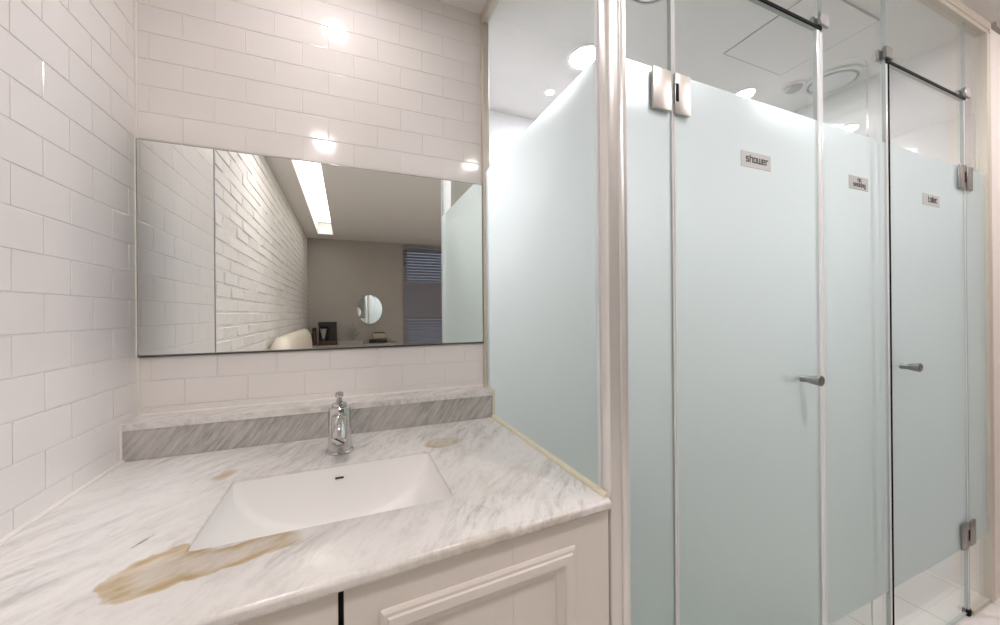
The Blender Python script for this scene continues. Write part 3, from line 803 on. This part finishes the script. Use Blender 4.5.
# cream sofa against the brick
so = thing('cream_sofa', (-.2, -1.3, 0), 'cream leather sofa against the white brick wall, seen in the mirror', 'sofa')
sy0, sy1 = -2.25, -.38
def cushion(m, x0, x1, y0, y1, z0, z1, b):
    m.box(x0, x1, y0, y1, z0, z1, bevel=b, seg=5)
m = MB(); cushion(m, XL+.02, .30, sy0, sy1, .12, .34, .03); m.build('base', 'cream_leather', so, smooth=50)
m = MB()
n = 26
rs = []
for i in range(n+1):
    y = sy0 + (sy1-sy0)*i/n
    q = min(i, n-i); e = {0: .74, 1: .93, 2: .985}.get(q, 1.0)
    w = .006*math.sin(i*2.1)+.004*math.sin(i*5.3)
    ring = []
    for j in range(20):
        a = 2*PI*j/20
        ca, sa = math.cos(a), math.sin(a)
        sx = math.copysign(abs(ca)**.6, ca); sz = math.copysign(abs(sa)**.6, sa)
        ring.append((-.450 + (.078+w)*e*sx, y, .675 + (.335+w)*e*sz))
    rs.append(ring)
m.rings(rs); m.build('backrest', 'cream_leather', so, smooth=60)
for k in range(2):
    a = sy0+.16+(sy1-sy0-.32)*k/2; b = a+(sy1-sy0-.32)/2
    m = MB(); cushion(m, -.365, .31, a+.004, b-.004, .345, .47, .04); m.build('seat_cushion', 'cream_leather', so, smooth=50)
for a, b in ((sy0, sy0+.155), (sy1-.155, sy1)):
    m = MB(); cushion(m, -.365, .30, a, b, .345, .62, .05); m.build('armrest', 'cream_leather', so, smooth=50)
for x in (XL+.08, .24):
    for y in (sy0+.1, sy1-.1):
        m = MB(); m.lathe([(.022, 0), (.028, .12)], (x, y, 0), n=14); m.build('leg', 'dark_wood', so, smooth=40)

# desk along the far wall with small things on it
dk = thing('wall_desk', (.1, YF+.3, 0), 'grey desk along the far wall, seen in the mirror', 'desk')
m = MB(); m.box(XL+.02, .72, YF+.004, YF+.46, .695, .73, bevel=.003); m.build('desktop', 'desk', dk)
for x in (XL+.06, .66):
    for y in (YF+.05, YF+.41):
        m = MB(); m.box(x-.02, x+.02, y-.02, y+.02, 0, .695); m.build('leg', 'desk', dk)
m = MB(); m.box(-.15, .66, YF+.008, YF+.13, .730, .765, bevel=.002); m.build('back_shelf', 'desk', dk)
ZD = .7305
cmx, cmy = -.27, YF+.26
cm = thing('coffee_machine', (cmx, cmy, ZD), 'black coffee machine with pale filter cone on the desk', 'coffee machine')
m = MB(); m.box(cmx-.11, cmx+.13, cmy-.10, cmy+.13, ZD, ZD+.055, bevel=.006); m.build('base', 'dark_wood', cm)
m = MB(); m.box(cmx+.02, cmx+.13, cmy-.10, cmy+.13, ZD+.0555, ZD+.275, bevel=.006); m.box(cmx-.11, cmx+.019, cmy-.10, cmy+.0, ZD+.0555, ZD+.275, bevel=.006); m.build('housing', 'black_gloss', cm)
m = MB(); m.box(cmx-.11, cmx+.13, cmy-.10, cmy+.14, ZD+.2755, ZD+.335, bevel=.006); m.build('lid', 'black_gloss', cm)
m = MB(); m.lathe([(.0, 0), (.018, 0), (.05, .14), (.052, .142), (0, .142)], (cmx-.045, cmy+.066, ZD+.095), n=24); m.build('filter_cone', 'glasscup', cm, smooth=40)
m = MB(); m.lathe([(.0, 0), (.045, 0), (.045, .012), (.03, .036), (0, .037)], (cmx-.045, cmy+.066, ZD+.0565), n=24); m.build('jug', 'black_gloss', cm, smooth=40)
kx, ky = -.440, YF+.25
ke = thing('water_flask', (kx, ky, ZD), 'slim dark flask between the sofa and the coffee machine', 'flask')
m = MB(); m.lathe([(0, 0), (.032, 0), (.033, .16), (.026, .19), (.026, .20), (0, .20)], (kx, ky, ZD), n=20); m.build('body', 'dark_wood', ke, smooth=40)
m = MB(); m.lathe([(0, 0), (.030, 0), (.030, .045), (.026, .05), (0, .05)], (kx, ky, ZD+.2005), n=20); m.build('cap', 'black_gloss', ke, smooth=40)
tx, ty = .05, YF+.33
tr = MB(); tr.box(tx-.17, tx+.17, ty-.09, ty+.09, ZD, ZD+.012, bevel=.003)
for b in ((tx-.17, tx+.17, ty-.09, ty-.082), (tx-.17, tx+.17, ty+.082, ty+.09), (tx-.17, tx-.162, ty-.082, ty+.082), (tx+.162, tx+.17, ty-.082, ty+.082)): tr.box(*b, ZD+.0121, ZD+.055)
tag(tr.build('desk_tray', 'desk'), 'flat grey tray on the desk below the oval mirror', 'tray', kind='thing')
js = thing('wire_stand', (tx+.02, ty, ZD+.0125), 'small wire display stand standing in the grey tray', 'stand')
m = MB(); m.lathe([(0, 0), (.06, 0), (.06, .008), (.012, .014), (0, .014)], (tx+.02, ty, ZD+.0125), n=24); m.build('foot', 'grey_plastic', js, smooth=40)
m = MB()
b0 = Vector((tx+.02, ty, ZD+.024))
for dx, dz, sx in ((-.05, .11, 1), (.05, .11, 1), (0, .27, 1), (.085, .13, 1), (-.03, .20, 1), (.04, .19, 1)):
    m.tube([b0, b0+Vector((dx*.4, 0, dz*.6)), b0+Vector((dx, 0, dz))], .005, 8)
    m.lathe([(0, 0), (.016, .008), (.016, .018), (0, .026)], b0+Vector((dx, 0, dz-.01)), n=12)
m.build('branches', 'steel', js, smooth=50)
bx, by = .44, YF+.20
rx = thing('storage_box', (bx, by, ZD), 'low black box with a beige cushion on top, right of the desk tray', 'box')
rx['label'] = 'low black box with a beige cushion on top, below the oval mirror'
m = MB(); m.box(bx-.13, bx+.13, by-.06, by+.09, ZD, ZD+.055, bevel=.004); m.build('box_body', 'black_gloss', rx)
m = MB(); m.box(bx-.085, bx+.12, by-.05, by+.08, ZD+.0555, ZD+.145, bevel=.022, seg=4); m.build('cushion', 'cushion', rx, smooth=50)
m = MB(); m.box(bx-.06, bx+.10, by-.03, by+.05, ZD+.1455, ZD+.160, bevel=.004); m.build('lid_band', 'black_gloss', rx)
# round mirror on the far wall
rm = thing('oval_mirror', (.335, YF+.01, 1.25), 'upright oval mirror on the far wall above the desk, seen in the long mirror', 'mirror')
m = MB()
def oval(f, y): return [(.335+.188*f*math.cos(2*PI*i/56), YF+y, 1.245+.226*f*math.sin(2*PI*i/56)) for i in range(56)]
m.rings([oval(1, .002), oval(1.04, .002), oval(1.04, .018), oval(1, .018)], closed=True); m.build('rim', 'steel', rm, smooth=40)
m = MB(); m.rings([oval(.998, .004), oval(.998, .013)]); m.build('mirror_pane', 'mirror', rm)
